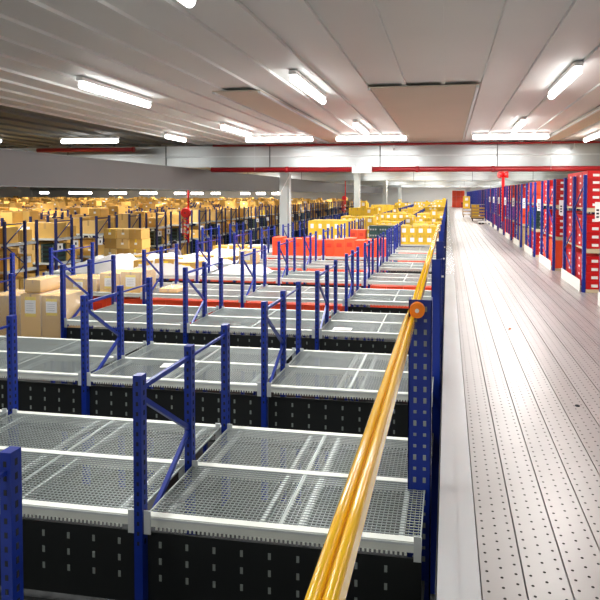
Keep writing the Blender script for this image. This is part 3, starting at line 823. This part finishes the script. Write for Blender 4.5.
o = add('paper_sheet', o.data, None, (-1.33, yn(2) + .05, .003), .0); tag(o, 'white paper lying on the third deck at the foot of a blue post', 'paper', 'paper scraps on the decks')

# ------------------------------------------------------------------ red fire points
def fire_point(x, y, z, lab, r=.21, drop=1.25, ztop=3.17):
    f = empty('fire_hose_point', (x, y, z)); tag(f, lab, 'fire equipment', 'red fire hose points hung on pipes')
    MB().tube([(0, 0, -drop), (0, 0, ztop - z)], .035, 'redpaint', 10).build('drop_pipe', f)
    m = MB(); m.tube([(-.06, -.17, 0), (-.06, -.14, 0), (-.06, -.05, 0), (-.06, -.04, 0)], [r*.93, r, r, r*.93], 'redpaint', 28); m.tube([(-.06, -.20, 0), (-.06, -.17, 0)], .04, 'reddark', 12); m.build('hose_reel', f)
    m = MB()
    for q in range(6): m.tube([(-.16 + .02*(q % 2), -.06, -.25 - q*.15), (-.02, -.05, -.33 - q*.15)], .03, 'redpaint', 8)
    m.box(-.25, -.2, -.06, -.02, -.95, -.25, 'reddark'); m.build('hose_bracket', f)
    MB().box(-.03, .035, -.062, -.05, -.62, -.46, 'label').build('label', f); MB().box(-.03, .035, -.062, -.05, -.86, -.74, 'label').build('label', f)
    return f
fire_point(-10.7, 22, .80, 'red round hose reel on a vertical red pipe among the brown cartons')
fire_point(-7.35, 40, 1.32, 'red round hose reel on a pipe, far back in front of the white wall', .17, 1.0)
f = empty('hydrant_valve', (2.08, 22, 2.33)); tag(f, 'red twin valve on a vertical red pipe standing before the right-hand racks', 'fire equipment')
MB().tube([(0, 0, -1.75), (0, 0, .78)], .04, 'redpaint', 10).build('drop_pipe', f)
for sx in (-1, 1): MB().tube([(sx*.04, -.03, .02), (sx*.10, -.08, .03), (sx*.18, -.10, .03)], [.08, .12, .12], 'redpaint', 14).build('valve', f)
MB().box(-.05, .05, -.1, -.03, -.42, -.05, 'redpaint').build('valve_body', f)

# ------------------------------------------------------------------ a person down in the left aisle
def person():
    root = empty('person', (-10.3, 20.0, LOW), None, math.radians(20))
    tag(root, 'dark-haired person in a pale pink shirt, in the aisle below the red reel', 'person')
    me = bpy.data.meshes.new('body')
    J = [(0,0,.92),(0,0,1.10),(0,0,1.30),(0,-.01,1.42),(0,-.02,1.50),(0,-.02,1.58),(0,-.02,1.65),   # pelvis..head 0-6
         (-.17,0,1.36),(-.24,-.04,1.10),(-.20,-.22,.95),(-.17,-.30,.93),                             # left arm 7-10
         (.17,0,1.36),(.24,-.04,1.10),(.20,-.22,.95),(.17,-.30,.93),                                 # right 11-14
         (-.09,0,.86),(-.10,-.03,.48),(-.10,.02,.08),(-.10,-.12,.04),(.09,0,.86),(.10,.02,.48),(.11,.08,.08),(.11,-.06,.04)]
    Ed = [(0,1),(1,2),(2,3),(3,4),(4,5),(5,6),(3,7),(7,8),(8,9),(9,10),(3,11),(11,12),(12,13),(13,14),(0,15),(15,16),(16,17),(17,18),(0,19),(19,20),(20,21),(21,22)]
    rad = [.14,.125,.14,.11,.05,.085,.075,.065,.048,.036,.03,.065,.048,.036,.03,.095,.062,.042,.038,.095,.062,.042,.038]
    me.from_pydata(J, Ed, []); o = add('body', me, root)
    sm = o.modifiers.new('Skin', 'SKIN'); sub = o.modifiers.new('Sub', 'SUBSURF'); sub.levels = 2; sub.render_levels = 2
    for i, v in enumerate(me.skin_vertices[0].data if me.skin_vertices else []): v.radius = (rad[i], rad[i])
    return root, o, rad
root, body, rad = person()
bm = bmesh.new(); bm.from_mesh(body.data); lay = bm.verts.layers.skin.verify(); bm.verts.ensure_lookup_table()
for i, v in enumerate(bm.verts): v[lay].radius = (rad[i], rad[i]*.8 if i < 4 else rad[i]); v[lay].use_root = (i == 0)
bm.to_mesh(body.data); bm.free()
dg = bpy.context.evaluated_depsgraph_get(); ev = body.evaluated_get(dg); nm = bpy.data.meshes.new_from_object(ev)
body.modifiers.clear(); body.data = nm
nm.materials.clear()
for q in ('shirt', 'skin', 'trouser'): nm.materials.append(MATS[q])
for p_ in nm.polygons:
    c = p_.center; p_.use_smooth = True
    p_.material_index = 1 if (c.z > 1.47 or (c.y < -.2 and c.z > .8)) else (0 if c.z > .92 else 2)
for k_, sx in enumerate((-1, 1)):        # five fingers each
    for fi in range(5):
        ox = (fi - 2)*.014; L = (.05, .07, .075, .07, .055)[fi]
        MB().tube([(sx*.17 + ox, -.31, .93), (sx*.17 + ox*1.2, -.31 - L*.6, .922), (sx*.17 + ox*1.2, -.31 - L, .90)], [.008, .008, .006], 'skin', 6).build('finger', root)
m = MB(); hc = Vector((0, 0, 1.645))
for a in range(8):
    pass
bmh = bmesh.new(); bmesh.ops.create_uvsphere(bmh, u_segments=20, v_segments=12, radius=.105)
for v in bmh.verts:
    v.co.x *= .9; v.co.y *= 1.02; v.co.z *= 1.0
    if v.co.y < -.03 and v.co.z < .035: v.co.y = -.03 - (v.co.y + .03)*.1
    v.co += Vector((0, .012, 1.665))
mh = bpy.data.meshes.new('hair'); bmh.to_mesh(mh); bmh.free(); mh.materials.append(MATS['hair'])
for p_ in mh.polygons: p_.use_smooth = True
add('hair', mh, root)

# ------------------------------------------------------------------ camera
cam = bpy.data.cameras.new('camera'); co = bpy.data.objects.new('camera', cam); col.objects.link(co)
f_, yaw, pitch, roll, cx, cy = 560., .152764, .031364, .0035498, 361.48, 211.838
cam.sensor_width = 36; cam.lens = f_/600*36; cam.shift_x = (300 - cx)/600; cam.shift_y = (cy - 300)/600
cam.clip_end = 300
fwd = Vector((-math.sin(yaw)*math.cos(pitch), math.cos(yaw)*math.cos(pitch), -math.sin(pitch)))
right = Vector((math.cos(yaw), math.sin(yaw), 0)); up = right.cross(fwd)
# roll: the picture is turned clockwise by roll
r2 = right*math.cos(roll) - up*(-math.sin(roll)); u2 = up*math.cos(roll) - right*math.sin(roll)
Mx = Matrix((( r2.x, u2.x, -fwd.x, 0), (r2.y, u2.y, -fwd.y, 0), (r2.z, u2.z, -fwd.z, 1.6), (0, 0, 0, 1)))
co.matrix_world = Mx
scene.camera = co

w = bpy.data.worlds.new('world'); scene.world = w; w.use_nodes = True
w.node_tree.nodes['Background'].inputs[0].default_value = (.8, .85, .9, 1); w.node_tree.nodes['Background'].inputs[1].default_value = .5
scene.view_settings.view_transform = 'Standard'; scene.view_settings.look = 'None'; scene.view_settings.gamma = 1
scene.view_settings.exposure = -0.52
scene.cycles.use_denoising = True
scene.cycles.max_bounces = 6
scene.cycles.use_light_tree = True
